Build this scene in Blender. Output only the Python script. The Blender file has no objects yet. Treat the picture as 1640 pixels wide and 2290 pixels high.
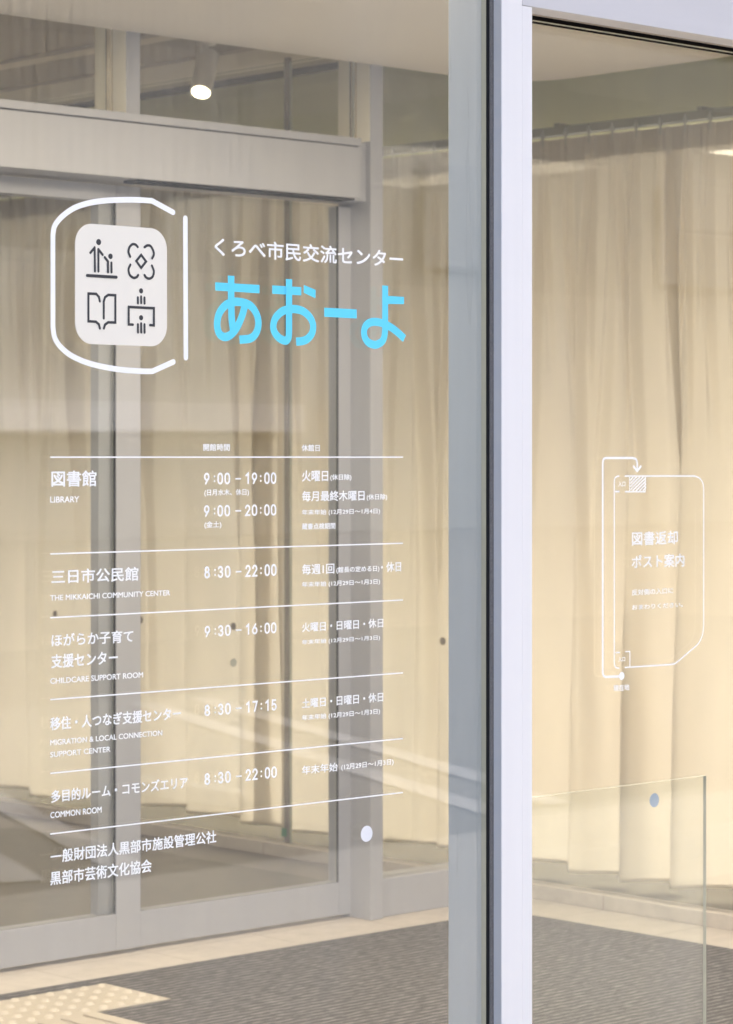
import bpy, bmesh, math, random
from math import sin, cos, pi, radians
from mathutils import Vector

random.seed(7)
SC = bpy.context.scene
COL = SC.collection

# ------------------------------------------------------------------ camera
# World axes follow the building: X runs along the glass front, Y goes into the
# vestibule, Z is up.  The photograph is 1640 x 2290; F is its focal length in pixels.
F, CX, HY, EYE = 6060.0, 820.0, 1022.0, 1.40
PHI = math.atan(6451.0 / F)
S_, C_ = sin(PHI), cos(PHI)

cam = bpy.data.cameras.new('camera')
cam.sensor_fit = 'HORIZONTAL'
cam.sensor_width = 36.0
cam.lens = 36.0 * F / 1640.0
cam.shift_y = -(1145.0 - HY) / 1640.0
cam.clip_start, cam.clip_end = 0.05, 2000
cam.dof.use_dof = True
cam.dof.focus_distance = 4.55
cam.dof.aperture_fstop = 15.0
cam_o = bpy.data.objects.new('camera', cam)
COL.objects.link(cam_o)
cam_o.location = (0, 0, EYE)
cam_o.rotation_euler = (pi / 2, 0, PHI - pi / 2)
SC.camera = cam_o

# ------------------------------------------------------------------ light
SUN_EL, SUN_AZ = radians(40), radians(80)      # soft sun from the side street, behind the curtains
w = bpy.data.worlds.new('World')
SC.world = w
w.use_nodes = True
nt = w.node_tree
nt.nodes.clear()
sky = nt.nodes.new('ShaderNodeTexSky')
sky.sky_type = 'NISHITA'
sky.sun_disc = False
sky.sun_elevation = SUN_EL
sky.sun_rotation = SUN_AZ
sky.dust_density = 7.0
sky.air_density = 1.0
sky.ozone_density = 1.0
bg = nt.nodes.new('ShaderNodeBackground')
bg.inputs['Strength'].default_value = 0.15
wo = nt.nodes.new('ShaderNodeOutputWorld')
nt.links.new(sky.outputs[0], bg.inputs[0])
nt.links.new(bg.outputs[0], wo.inputs[0])

sl = bpy.data.lights.new('sun', 'SUN')
sl.energy = 1.05
sl.angle = radians(14)
sl.color = (1, .96, .9)
so = bpy.data.objects.new('sun', sl)
COL.objects.link(so)
sd = Vector((sin(SUN_AZ) * cos(SUN_EL), cos(SUN_AZ) * cos(SUN_EL), sin(SUN_EL)))
so.rotation_euler = (-sd).to_track_quat('-Z', 'Y').to_euler()
so.location = (0, -6, 12)

PANEL_W = 18.5        # added fill panels on the ceiling, out of the frame
LAMP_W = 1.5          # vestibule and hall downlights
SPOT_W = 1.2
LAMP_COL = (1.0, .85, .65)

SC.view_settings.view_transform = 'Standard'
SC.view_settings.look = 'None'
SC.view_settings.exposure = 1.93
SC.view_settings.gamma = 1
SC.render.engine = 'CYCLES'
cy = SC.cycles
cy.use_denoising = True
cy.max_bounces = 10
cy.diffuse_bounces = 5
cy.glossy_bounces = 5
cy.transparent_max_bounces = 24
cy.caustics_reflective = False
cy.caustics_refractive = False
cy.sample_clamp_indirect = 6


# ------------------------------------------------------------------ pixel -> place
def onY(px, py, Y):
    u = (px - CX) / F
    t = Y / (S_ - u * C_)
    return t * (C_ + u * S_), EYE + t * (HY - py) / F


def onX(px, py, X):
    u = (px - CX) / F
    t = X / (C_ + u * S_)
    return t * (S_ - u * C_), EYE + t * (HY - py) / F


def onZ(px, py, Z=0.0):
    u, v = (px - CX) / F, (HY - py) / F
    t = (Z - EYE) / v
    return t * (C_ + u * S_), t * (S_ - u * C_)


def depth(px, Y):
    return Y / (S_ - (px - CX) / F * C_)


# ------------------------------------------------------------------ materials
def new_mat(name):
    m = bpy.data.materials.new(name)
    m.use_nodes = True
    m.node_tree.nodes.clear()
    o = m.node_tree.nodes.new('ShaderNodeOutputMaterial')
    return m, m.node_tree, o


def paint(name, col, rough=.5, metal=0.0, spec=.5, noise=0.0, nscale=30.0, bump=0.0, bscale=200.0,
          stretch=None, emit=None, coat=0.0):
    m, nt, o = new_mat(name)
    b = nt.nodes.new('ShaderNodeBsdfPrincipled')
    b.inputs['Base Color'].default_value = (*col, 1)
    b.inputs['Roughness'].default_value = rough
    b.inputs['Metallic'].default_value = metal
    b.inputs['Specular IOR Level'].default_value = spec
    b.inputs['Coat Weight'].default_value = coat
    nt.links.new(b.outputs[0], o.inputs[0])
    if noise or bump:
        tc = nt.nodes.new('ShaderNodeTexCoord')
        mp = nt.nodes.new('ShaderNodeMapping')
        mp.inputs['Scale'].default_value = stretch or (1, 1, 1)
        nt.links.new(tc.outputs['Object'], mp.inputs[0])
    if noise:
        n = nt.nodes.new('ShaderNodeTexNoise')
        n.inputs['Scale'].default_value = nscale
        n.inputs['Detail'].default_value = 5
        nt.links.new(mp.outputs[0], n.inputs['Vector'])
        r = nt.nodes.new('ShaderNodeMapRange')
        r.inputs['From Min'].default_value = .3
        r.inputs['From Max'].default_value = .7
        r.inputs['To Min'].default_value = 1 - noise
        r.inputs['To Max'].default_value = 1 + noise
        nt.links.new(n.outputs['Fac'], r.inputs['Value'])
        mx = nt.nodes.new('ShaderNodeVectorMath')
        mx.operation = 'SCALE'
        mx.inputs[0].default_value = col
        nt.links.new(r.outputs[0], mx.inputs['Scale'])
        nt.links.new(mx.outputs[0], b.inputs['Base Color'])
        rr = nt.nodes.new('ShaderNodeMapRange')
        rr.inputs['To Min'].default_value = max(0, rough - .08)
        rr.inputs['To Max'].default_value = min(1, rough + .08)
        nt.links.new(n.outputs['Fac'], rr.inputs['Value'])
        nt.links.new(rr.outputs[0], b.inputs['Roughness'])
    if bump:
        n2 = nt.nodes.new('ShaderNodeTexNoise')
        n2.inputs['Scale'].default_value = bscale
        n2.inputs['Detail'].default_value = 4
        nt.links.new(mp.outputs[0], n2.inputs['Vector'])
        bp = nt.nodes.new('ShaderNodeBump')
        bp.inputs['Strength'].default_value = bump
        bp.inputs['Distance'].default_value = .002
        nt.links.new(n2.outputs['Fac'], bp.inputs['Height'])
        nt.links.new(bp.outputs[0], b.inputs['Normal'])
    if emit:
        b.inputs['Emission Color'].default_value = (*emit[0], 1)
        b.inputs['Emission Strength'].default_value = emit[1]
    return m


def glass(name, tint, ior=1.5, gloss=(1, 1, 1), bump=0.0, veil=0.0):
    """thin architectural glass: clear with Fresnel reflection, so daylight and lamps pass through it"""
    m, nt, o = new_mat(name)
    geo = nt.nodes.new('ShaderNodeNewGeometry')
    mr = nt.nodes.new('ShaderNodeMapRange')
    mr.inputs['To Min'].default_value = ior
    mr.inputs['To Max'].default_value = 1 / ior
    nt.links.new(geo.outputs['Backfacing'], mr.inputs['Value'])
    fr = nt.nodes.new('ShaderNodeFresnel')
    nt.links.new(mr.outputs[0], fr.inputs['IOR'])
    tr = nt.nodes.new('ShaderNodeBsdfTransparent')
    tr.inputs['Color'].default_value = (*tint, 1)
    gl = nt.nodes.new('ShaderNodeBsdfGlossy')
    gl.inputs['Color'].default_value = (*gloss, 1)
    gl.inputs['Roughness'].default_value = 0.0
    mx = nt.nodes.new('ShaderNodeMixShader')
    nt.links.new(fr.outputs[0], mx.inputs[0])
    nt.links.new(tr.outputs[0], mx.inputs[1])
    nt.links.new(gl.outputs[0], mx.inputs[2])
    nt.links.new(mx.outputs[0], o.inputs[0])
    if veil:
        # uneven pale film, painting in the milky veil of reflections on the pane
        tc = nt.nodes.new('ShaderNodeTexCoord')
        mp = nt.nodes.new('ShaderNodeMapping')
        mp.inputs['Scale'].default_value = (1.0, 1.0, .45)
        mp.inputs['Rotation'].default_value = (0, .5, 0)
        nt.links.new(tc.outputs['Object'], mp.inputs[0])
        n = nt.nodes.new('ShaderNodeTexNoise')
        n.inputs['Scale'].default_value = 5
        n.inputs['Detail'].default_value = 7
        n.inputs['Distortion'].default_value = .8
        nt.links.new(mp.outputs[0], n.inputs['Vector'])
        r = nt.nodes.new('ShaderNodeMapRange')
        r.inputs['From Min'].default_value = .42
        r.inputs['From Max'].default_value = .75
        r.inputs['To Min'].default_value = .002
        r.inputs['To Max'].default_value = veil
        nt.links.new(n.outputs['Fac'], r.inputs['Value'])
        df = nt.nodes.new('ShaderNodeBsdfDiffuse')
        df.inputs['Color'].default_value = (.75, .75, .75, 1)
        m2 = nt.nodes.new('ShaderNodeMixShader')
        nt.links.new(r.outputs[0], m2.inputs[0])
        nt.links.new(mx.outputs[0], m2.inputs[1])
        nt.links.new(df.outputs[0], m2.inputs[2])
        nt.links.new(m2.outputs[0], o.inputs[0])
    if bump:
        tc = nt.nodes.new('ShaderNodeTexCoord')
        n = nt.nodes.new('ShaderNodeTexNoise')
        n.inputs['Scale'].default_value = 1.6
        n.inputs['Detail'].default_value = 1
        nt.links.new(tc.outputs['Object'], n.inputs['Vector'])
        bp = nt.nodes.new('ShaderNodeBump')
        bp.inputs['Strength'].default_value = bump
        bp.inputs['Distance'].default_value = .01
        nt.links.new(n.outputs['Fac'], bp.inputs['Height'])
        nt.links.new(bp.outputs[0], gl.inputs['Normal'])
    return m


def fabric(name, col, trans):
    m, nt, o = new_mat(name)
    tc = nt.nodes.new('ShaderNodeTexCoord')
    mp = nt.nodes.new('ShaderNodeMapping')
    mp.inputs['Scale'].default_value = (1, 1, .15)
    nt.links.new(tc.outputs['Object'], mp.inputs[0])
    n = nt.nodes.new('ShaderNodeTexNoise')
    n.inputs['Scale'].default_value = 9
    n.inputs['Detail'].default_value = 4
    nt.links.new(mp.outputs[0], n.inputs['Vector'])
    r = nt.nodes.new('ShaderNodeMapRange')
    r.inputs['From Min'].default_value = .3
    r.inputs['From Max'].default_value = .7
    r.inputs['To Min'].default_value = .95
    r.inputs['To Max'].default_value = 1.05
    nt.links.new(n.outputs['Fac'], r.inputs['Value'])
    sc = nt.nodes.new('ShaderNodeVectorMath')
    sc.operation = 'SCALE'
    sc.inputs[0].default_value = col
    nt.links.new(r.outputs[0], sc.inputs['Scale'])
    wv = nt.nodes.new('ShaderNodeTexNoise')
    wv.inputs['Scale'].default_value = 700
    nt.links.new(tc.outputs['Object'], wv.inputs['Vector'])
    bp = nt.nodes.new('ShaderNodeBump')
    bp.inputs['Strength'].default_value = .15
    bp.inputs['Distance'].default_value = .001
    nt.links.new(wv.outputs['Fac'], bp.inputs['Height'])
    d = nt.nodes.new('ShaderNodeBsdfDiffuse')
    t = nt.nodes.new('ShaderNodeBsdfTranslucent')
    for q in (d, t):
        nt.links.new(sc.outputs[0], q.inputs['Color'])
        nt.links.new(bp.outputs[0], q.inputs['Normal'])
    mx = nt.nodes.new('ShaderNodeMixShader')
    mx.inputs[0].default_value = trans
    nt.links.new(d.outputs[0], mx.inputs[1])
    nt.links.new(t.outputs[0], mx.inputs[2])
    nt.links.new(mx.outputs[0], o.inputs[0])
    return m


def mat_carpet():
    m, nt, o = new_mat('entrance_mat_pile')
    b = nt.nodes.new('ShaderNodeBsdfPrincipled')
    b.inputs['Roughness'].default_value = .95
    b.inputs['Specular IOR Level'].default_value = .15
    nt.links.new(b.outputs[0], o.inputs[0])
    tc = nt.nodes.new('ShaderNodeTexCoord')
    mp = nt.nodes.new('ShaderNodeMapping')
    mp.inputs['Scale'].default_value = (24, 90, 1)
    nt.links.new(tc.outputs['Object'], mp.inputs[0])
    n1 = nt.nodes.new('ShaderNodeTexNoise')
    n1.inputs['Scale'].default_value = 1
    n1.inputs['Detail'].default_value = 3
    nt.links.new(mp.outputs[0], n1.inputs['Vector'])
    n2 = nt.nodes.new('ShaderNodeTexNoise')
    n2.inputs['Scale'].default_value = 330
    n2.inputs['Detail'].default_value = 2
    nt.links.new(tc.outputs['Object'], n2.inputs['Vector'])
    wv = nt.nodes.new('ShaderNodeTexWave')
    wv.wave_type = 'BANDS'
    wv.bands_direction = 'Y'
    wv.inputs['Scale'].default_value = 11.5
    wv.inputs['Distortion'].default_value = 1.6
    wv.inputs['Detail'].default_value = 2
    wv.inputs['Detail Scale'].default_value = 3
    nt.links.new(tc.outputs['Object'], wv.inputs['Vector'])
    a = nt.nodes.new('ShaderNodeMath')
    a.operation = 'MULTIPLY_ADD'
    a.inputs[1].default_value = .34
    nt.links.new(wv.outputs['Fac'], a.inputs[0])
    nt.links.new(n1.outputs['Fac'], a.inputs[2])
    a2 = nt.nodes.new('ShaderNodeMath')
    a2.operation = 'MULTIPLY_ADD'
    a2.inputs[1].default_value = .5
    nt.links.new(n2.outputs['Fac'], a2.inputs[0])
    nt.links.new(a.outputs[0], a2.inputs[2])
    cr = nt.nodes.new('ShaderNodeValToRGB')
    cr.color_ramp.elements[0].position = .0
    cr.color_ramp.elements[0].color = (.022, .020, .019, 1)
    cr.color_ramp.elements[1].position = 1.0
    cr.color_ramp.elements[1].color = (.175, .162, .150, 1)
    e = cr.color_ramp.elements.new(.5)
    e.color = (.049, .045, .042, 1)
    mr = nt.nodes.new('ShaderNodeMapRange')
    mr.inputs['From Min'].default_value = .66
    mr.inputs['From Max'].default_value = 1.20
    nt.links.new(a2.outputs[0], mr.inputs['Value'])
    nt.links.new(mr.outputs[0], cr.inputs[0])
    nt.links.new(cr.outputs[0], b.inputs['Base Color'])
    bp = nt.nodes.new('ShaderNodeBump')
    bp.inputs['Strength'].default_value = .8
    bp.inputs['Distance'].default_value = .004
    nt.links.new(a2.outputs[0], bp.inputs['Height'])
    nt.links.new(bp.outputs[0], b.inputs['Normal'])
    return m


def mat_tiles(name, c1, c2, mortar, size, rough, noise_amt=.12):
    m, nt, o = new_mat(name)
    b = nt.nodes.new('ShaderNodeBsdfPrincipled')
    b.inputs['Roughness'].default_value = rough
    b.inputs['Specular IOR Level'].default_value = .3
    nt.links.new(b.outputs[0], o.inputs[0])
    tc = nt.nodes.new('ShaderNodeTexCoord')
    br = nt.nodes.new('ShaderNodeTexBrick')
    br.offset = 0
    br.inputs['Scale'].default_value = 1
    br.inputs['Brick Width'].default_value = size
    br.inputs['Row Height'].default_value = size
    br.inputs['Mortar Size'].default_value = .0025
    br.inputs['Color1'].default_value = (*c1, 1)
    br.inputs['Color2'].default_value = (*c2, 1)
    br.inputs['Mortar'].default_value = (*mortar, 1)
    nt.links.new(tc.outputs['Object'], br.inputs['Vector'])
    n = nt.nodes.new('ShaderNodeTexNoise')
    n.inputs['Scale'].default_value = 14
    n.inputs['Detail'].default_value = 8
    n.inputs['Roughness'].default_value = .7
    nt.links.new(tc.outputs['Object'], n.inputs['Vector'])
    r = nt.nodes.new('ShaderNodeMapRange')
    r.inputs['From Min'].default_value = .3
    r.inputs['From Max'].default_value = .7
    r.inputs['To Min'].default_value = 1 - noise_amt
    r.inputs['To Max'].default_value = 1 + noise_amt
    nt.links.new(n.outputs['Fac'], r.inputs['Value'])
    sc = nt.nodes.new('ShaderNodeVectorMath')
    sc.operation = 'SCALE'
    nt.links.new(br.outputs['Color'], sc.inputs[0])
    nt.links.new(r.outputs[0], sc.inputs['Scale'])
    nt.links.new(sc.outputs[0], b.inputs['Base Color'])
    return m


M = {}
M['white_alu'] = paint('white_aluminium', (.80, .80, .83), .38, noise=.015, nscale=4, stretch=(8, 8, .3))
M['grey_alu'] = paint('blue_grey_aluminium', (.52, .61, .72), .30, noise=.03, nscale=5, stretch=(6, 6, .4))
M['lilac_alu'] = paint('silver_anodised_aluminium', (.36, .37, .405), .42, noise=.025, nscale=6, stretch=(5, 5, .5))
M['dark_rubber'] = paint('black_rubber', (.014, .015, .018), .7, spec=.15)
M['grey_pile'] = paint('grey_brush_seal', (.20, .19, .19), .9, noise=.3, nscale=600)
M['black_gap'] = paint('black_slot', (.008, .008, .009), .9, spec=0.0)
M['tan'] = paint('tan_inner_frame', (.42, .36, .30), .45)
M['gold'] = paint('polished_glazing_bead', (.80, .74, .60), .18, metal=1.0)
M['front_glass'] = glass('front_glass', (.985, .989, .983), 1.6, bump=.02, veil=.035)
M['door_glass'] = glass('door_glass', (.988, .990, .985), 1.5, bump=.02, veil=.03)
M['inner_glass'] = glass('inner_glass', (.965, .968, .952), 1.52, bump=.02)
M['side_glass'] = glass('side_glass', (.975, .982, .97), 1.45)
M['guard_glass'] = glass('guard_glass', (.968, .982, .958), 1.5)
M['glass_edge'] = paint('green_glass_edge', (.50, .53, .46), .12)
M['vinyl'] = paint('white_vinyl', (.93, .95, .97), .55)
M['plate'] = paint('ivory_plate', (.83, .80, .73), .5)
M['ink'] = paint('dark_ink', (.022, .026, .036), .55)
M['blue'] = paint('sky_blue_vinyl', (.10, .68, .98), .5)
M['dot_blue'] = paint('pale_blue_sticker', (.42, .53, .64), .5)
M['dot_white'] = paint('white_sticker', (.78, .80, .86), .5)
M['dot_brown'] = paint('brown_sticker', (.20, .16, .11), .6)
M['dot_grey'] = paint('grey_sticker', (.30, .31, .27), .6)
M['green_tag'] = paint('green_tag', (.06, .25, .12), .6)
M['joint'] = paint('grey_brown_joint', (.23, .20, .17), .4)
M['lit_side'] = paint('painted_side_light', (.88, .84, .70), .6)  # warm light on the post sides, put into the colour
M['header_alu'] = paint('dimmed_white_aluminium', (.58, .58, .62), .38, noise=.015, nscale=4, stretch=(.3, 8, 8))  # white frame aluminium with the header's dimmer light put into its colour
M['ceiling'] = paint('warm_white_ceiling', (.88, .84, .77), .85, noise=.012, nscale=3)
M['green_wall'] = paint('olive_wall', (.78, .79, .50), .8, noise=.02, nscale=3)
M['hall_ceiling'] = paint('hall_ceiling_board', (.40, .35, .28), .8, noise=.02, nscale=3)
M['pale_batten'] = paint('pale_ceiling_batten', (.72, .66, .55), .7)
M['curtain'] = fabric('linen_curtain', (.645, .58, .485), .285)
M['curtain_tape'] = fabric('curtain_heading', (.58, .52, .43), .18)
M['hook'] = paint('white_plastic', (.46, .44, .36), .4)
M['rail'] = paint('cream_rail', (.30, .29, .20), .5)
M['stone'] = mat_tiles('cream_stone', (.50, .455, .40), (.48, .43, .375), (.36, .31, .26), .40, .55)
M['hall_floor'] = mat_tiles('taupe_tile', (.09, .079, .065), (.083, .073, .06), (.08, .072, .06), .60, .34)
M['bay_floor'] = paint('matte_bay_floor', (.10, .088, .06), .9, spec=.04, noise=.06, nscale=12)
M['carpet'] = mat_carpet()
M['tactile'] = paint('cream_tactile', (.42, .37, .295), .6, noise=.05, nscale=25)
M['tactile_stud'] = paint('pale_stud_cream', (.52, .465, .375), .55)  # studs in a paler cream than the base sheet
M['lamp_body'] = paint('white_lamp_body', (.90, .87, .82), .45)
M['lamp_glow'] = paint('lamp_lens', (1, .95, .85), .4, emit=((1, .86, .62), 2.2))
M['down_glow'] = paint('downlight_lens', (1, .95, .85), .4, emit=((1, .85, .6), 12))
M['panel_glow'] = paint('panel_diffuser', (.9, .88, .82), .5, emit=((1, .9, .72), .5))
M['asphalt'] = paint('asphalt', (.11, .11, .115), .9, noise=.2, nscale=40, bump=.4)
M['concrete'] = paint('pavement_concrete', (.30, .295, .285), .85, noise=.1, nscale=12)
M['road_white'] = paint('road_paint', (.36, .36, .37), .7, noise=.08, nscale=20)
M['facade'] = paint('pale_cladding', (.42, .42, .41), .7, noise=.04, nscale=2)
M['facade_dark'] = paint('dark_cladding', (.17, .17, .18), .7)
M['pane_dark'] = paint('grey_window', (.34, .35, .37), .3)
M['outer_wall'] = paint('white_render', (.66, .65, .63), .8, noise=.03, nscale=4)
M['bark'] = paint('bark', (.12, .09, .07), .9)
M['leaf'] = paint('leaf', (.06, .10, .035), .7, noise=.4, nscale=3)


# ------------------------------------------------------------------ mesh helpers
class MB:
    def __init__(self):
        self.v, self.f = [], []

    def box(self, x0, x1, y0, y1, z0, z1):
        n = len(self.v)
        self.v += [(x0, y0, z0), (x1, y0, z0), (x1, y1, z0), (x0, y1, z0),
                   (x0, y0, z1), (x1, y0, z1), (x1, y1, z1), (x0, y1, z1)]
        for q in ((0, 3, 2, 1), (4, 5, 6, 7), (0, 1, 5, 4), (1, 2, 6, 5), (2, 3, 7, 6), (3, 0, 4, 7)):
            self.f.append(tuple(n + i for i in q))
        return self

    def poly(self, pts):
        n = len(self.v)
        self.v += [tuple(p) for p in pts]
        self.f.append(tuple(range(n, n + len(pts))))
        return self

    def prism(self, pts, z0, z1):
        """plan polygon extruded from z0 to z1"""
        n, k = len(self.v), len(pts)
        self.v += [(x, y, z0) for x, y in pts] + [(x, y, z1) for x, y in pts]
        self.f.append(tuple(reversed(range(n, n + k))))
        self.f.append(tuple(range(n + k, n + 2 * k)))
        for i in range(k):
            j = (i + 1) % k
            self.f.append((n + i, n + j, n + k + j, n + k + i))
        return self

    def tube(self, a, b, r0, r1=None, n=24, caps=True):
        a, b = Vector(a), Vector(b)
        r1 = r0 if r1 is None else r1
        d = (b - a).normalized()
        s = d.cross(Vector((0, 0, 1)))
        if s.length < 1e-4:
            s = Vector((1, 0, 0))
        s.normalize()
        t = d.cross(s)
        k = len(self.v)
        for c, r in ((a, r0), (b, r1)):
            for i in range(n):
                p = c + (s * cos(2 * pi * i / n) + t * sin(2 * pi * i / n)) * r
                self.v.append(tuple(p))
        for i in range(n):
            j = (i + 1) % n
            self.f.append((k + i, k + j, k + n + j, k + n + i))
        if caps:
            self.f.append(tuple(reversed(range(k, k + n))))
            self.f.append(tuple(range(k + n, k + 2 * n)))
        return self

    def build(self, name, m, parent=None, smooth=False, bevel=0.0, recalc=True):
        me = bpy.data.meshes.new(name)
        me.from_pydata(self.v, [], self.f)
        if recalc:
            bm = bmesh.new()
            bm.from_mesh(me)
            bmesh.ops.recalc_face_normals(bm, faces=bm.faces)
            bm.to_mesh(me)
            bm.free()
        for q in (m if isinstance(m, (list, tuple)) else [m]):
            me.materials.append(q)
        if smooth:
            for p in me.polygons:
                p.use_smooth = True
        o = bpy.data.objects.new(name, me)
        COL.objects.link(o)
        if parent:
            o.parent = parent
            at, p = Vector((0, 0, 0)), parent
            while p:
                at += p.location
                p = p.parent
            o.location = -at
        if bevel:
            b = o.modifiers.new('bevel', 'BEVEL')
            b.width = bevel
            b.segments = 2
            b.limit_method = 'ANGLE'
        return o


def thing(name, label, cat, loc=(0, 0, 0), group=None):
    o = bpy.data.objects.new(name, None)
    o.empty_display_size = .1
    COL.objects.link(o)
    o.location = loc
    o['label'] = label
    o['category'] = cat
    if group:
        o['group'] = group
    return o


def tag(o, label, cat, group=None):
    o['label'] = label
    o['category'] = cat
    if group:
        o['group'] = group
    return o


def struct(o):
    o['kind'] = 'structure'
    return o


def glass_panel(name, m, x0, x1, y0, y1, z0, z1, parent):
    """a pane with real thickness; its narrow edges show the green of the glass body"""
    o = MB().box(x0, x1, y0, y1, z0, z1).build(name, [m, M['glass_edge']], parent)
    thin = 1 if (y1 - y0) < (x1 - x0) else 0
    for p in o.data.polygons:
        if abs(p.normal[thin]) < .5:
            p.material_index = 1
    return o


# ---- flat vinyl: everything is drawn in the plane of its glass
class Flat:
    """collects flat shapes (X, Z) on the plane y = Y"""

    def __init__(self, Y):
        self.Y, self.b = Y, MB()
        self.lift = 0

    def poly(self, pts):
        self.b.poly([(x, self.Y - self.lift, z) for x, z in pts])

    def disc(self, c, r, n=28):
        self.poly([(c[0] + r * cos(2 * pi * i / n), c[1] + r * sin(2 * pi * i / n)) for i in range(n)])

    def stroke(self, pts, wd, cap='round', closed=False):
        P = [Vector(p) for p in pts]
        n = len(P)
        L, R = [], []
        h = wd / 2
        for i in range(n):
            if closed:
                a, c = P[i - 1], P[(i + 1) % n]
            else:
                a, c = P[max(0, i - 1)], P[min(n - 1, i + 1)]
            d0 = (P[i] - a)
            d1 = (c - P[i])
            if d0.length < 1e-9:
                d0 = d1
            if d1.length < 1e-9:
                d1 = d0
            n0 = Vector((-d0.y, d0.x)).normalized()
            n1 = Vector((-d1.y, d1.x)).normalized()
            mN = (n0 + n1)
            if mN.length < 1e-6:
                mN = n1
            mN.normalize()
            k = h / max(.45, mN.dot(n1))
            L.append(P[i] + mN * k)
            R.append(P[i] - mN * k)
        if closed:
            v0 = len(self.b.v)
            self.b.v += [(p.x, self.Y - self.lift, p.y) for p in L + R]
            for i in range(n):
                j = (i + 1) % n
                self.b.f.append((v0 + i, v0 + j, v0 + n + j, v0 + n + i))
            return
        ring0, ring1 = [], []
        if cap == 'round':
            d = (P[-1] - P[-2]).normalized()
            for q in range(1, 8):
                a = pi / 2 - pi * q / 8
                ring1.append(P[-1] + d * (h * cos(a)) + Vector((-d.y, d.x)) * (h * sin(a)))
            d = (P[0] - P[1]).normalized()
            for q in range(1, 8):
                a = pi / 2 - pi * q / 8
                ring0.append(P[0] + d * (h * cos(a)) + Vector((-d.y, d.x)) * (h * sin(a)))
        v0 = len(self.b.v)
        self.b.v += [(p.x, self.Y - self.lift - .00025 * i / (n - 1), p.y) for q in (L, R) for i, p in enumerate(q)]
        for i in range(n - 1):
            self.b.f.append((v0 + i, v0 + i + 1, v0 + n + i + 1, v0 + n + i))
        if ring1:
            k = len(self.b.v)
            self.b.v += [(p.x, self.Y - self.lift - .00025, p.y) for p in ring1]
            self.b.f.append((v0 + n - 1, *range(k, k + len(ring1)), v0 + 2 * n - 1))
            k = len(self.b.v)
            self.b.v += [(p.x, self.Y - self.lift, p.y) for p in ring0]
            self.b.f.append((v0 + n, *range(k, k + len(ring0)), v0))

    def next(self):
        self.lift += .0003

    def build(self, name, m, parent, label=None):
        o = self.b.build(name, m, parent, recalc=False)
        if label:
            o['label'] = label
        return o


def smooth(pts, k=8, closed=False):
    P = [Vector(p) for p in pts]
    n = len(P)
    out = []
    for i in range(n if closed else n - 1):
        p1, p2 = P[i], P[(i + 1) % n]
        p0 = P[i - 1] if (i or closed) else p1 + (p1 - p2)
        p3 = P[(i + 2) % n] if (closed or i + 2 < n) else p2 + (p2 - p1)
        for q in range(k):
            t = q / k
            out.append(.5 * ((2 * p1) + (p2 - p0) * t + (2 * p0 - 5 * p1 + 4 * p2 - p3) * t * t
                             + (3 * p1 - p0 - 3 * p2 + p3) * t ** 3))
    if not closed:
        out.append(P[-1])
    return out


def glyphs(body, bold):
    cu = bpy.data.curves.new('glyphs', 'FONT')
    cu.body = body
    cu.resolution_u = 4
    o = bpy.data.objects.new('glyphs', cu)
    COL.objects.link(o)
    dg = bpy.context.evaluated_depsgraph_get()
    me = bpy.data.meshes.new_from_object(o.evaluated_get(dg))
    V = [(v.co.x, v.co.y) for v in me.vertices]
    Fc = [tuple(p.vertices) for p in me.polygons]
    bpy.data.objects.remove(o)
    bpy.data.curves.remove(cu)
    bpy.data.meshes.remove(me)
    return V, Fc


def write(flat, body, xl, ybl, xr, ytr, bold=.018):
    """letters whose ink runs from pixel (xl, ybl), lower left, to (xr, ytr), upper right"""
    V, Fc = glyphs(body, bold)
    x0, z0 = onY(xl, ybl, flat.Y)
    x1, z1 = onY(xr, ytr, flat.Y)
    a0, a1 = min(v[0] for v in V), max(v[0] for v in V)
    b0, b1 = min(v[1] for v in V), max(v[1] for v in V)
    # heavier weight: thin layers of film, each shifted by a fraction of the stroke
    em = (z1 - z0) / (b1 - b0)
    d = bold * em
    sx, sz = (x1 - x0 - 2 * d) / (a1 - a0), (z1 - z0 - 2 * d) / (b1 - b0)
    for ox, oz in ((0, 0), (-1, -1), (1, -1), (1, 1), (-1, 1)) if bold > .005 else ((0, 0),):
        n = len(flat.b.v)
        flat.b.v += [(x0 + d + ox * d + (x - a0) * sx, flat.Y - flat.lift,
                      z0 + d + oz * d + (y - b0) * sz) for x, y in V]
        flat.b.f += [tuple(n + i for i in f) for f in Fc]
        flat.lift += .00006


def arc(cx, cy, rx, ry, a0, a1, n=12):
    return [(cx + rx * cos(radians(a0 + (a1 - a0) * i / n)), cy + ry * sin(radians(a0 + (a1 - a0) * i / n)))
            for i in range(n + 1)]


# narrow road-sign digits as pen strokes in a 1 x 1 box (x right, y up)
DIG = {
    '0': [arc(.5, .68, .5, .32, 0, 180) + arc(.5, .32, .5, .32, 180, 360) + [(1, .68)]],
    '1': [[(.12, .78), (.62, 1.0), (.62, 0)]],
    '2': [arc(.5, .70, .47, .30, 170, -20) + [(.05, 0.0), (1, 0)]],
    '3': [arc(.47, .75, .45, .25, 160, -90, 14), arc(.47, .27, .50, .27, 90, -160, 14)],
    '4': [[(.62, 1), (.02, .28), (1, .28)], [(.72, .55), (.72, 0)]],
    '5': [[(.92, 1), (.14, 1), (.08, .52)] + arc(.48, .31, .50, .31, 130, -155, 14)],
    '6': [[(.72, 1), (.30, .66)] + arc(.5, .32, .5, .32, 150, 150 + 350, 20)],
    '7': [[(.0, 1), (1, 1), (.38, 0)]],
    '8': [arc(.5, .76, .42, .24, 0, 360, 20), arc(.5, .265, .5, .265, 0, 360, 20)],
    '9': [[(.28, 0), (.70, .34)] + arc(.5, .68, .5, .32, -30, -30 - 350 + 700, 20)],
}
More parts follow.
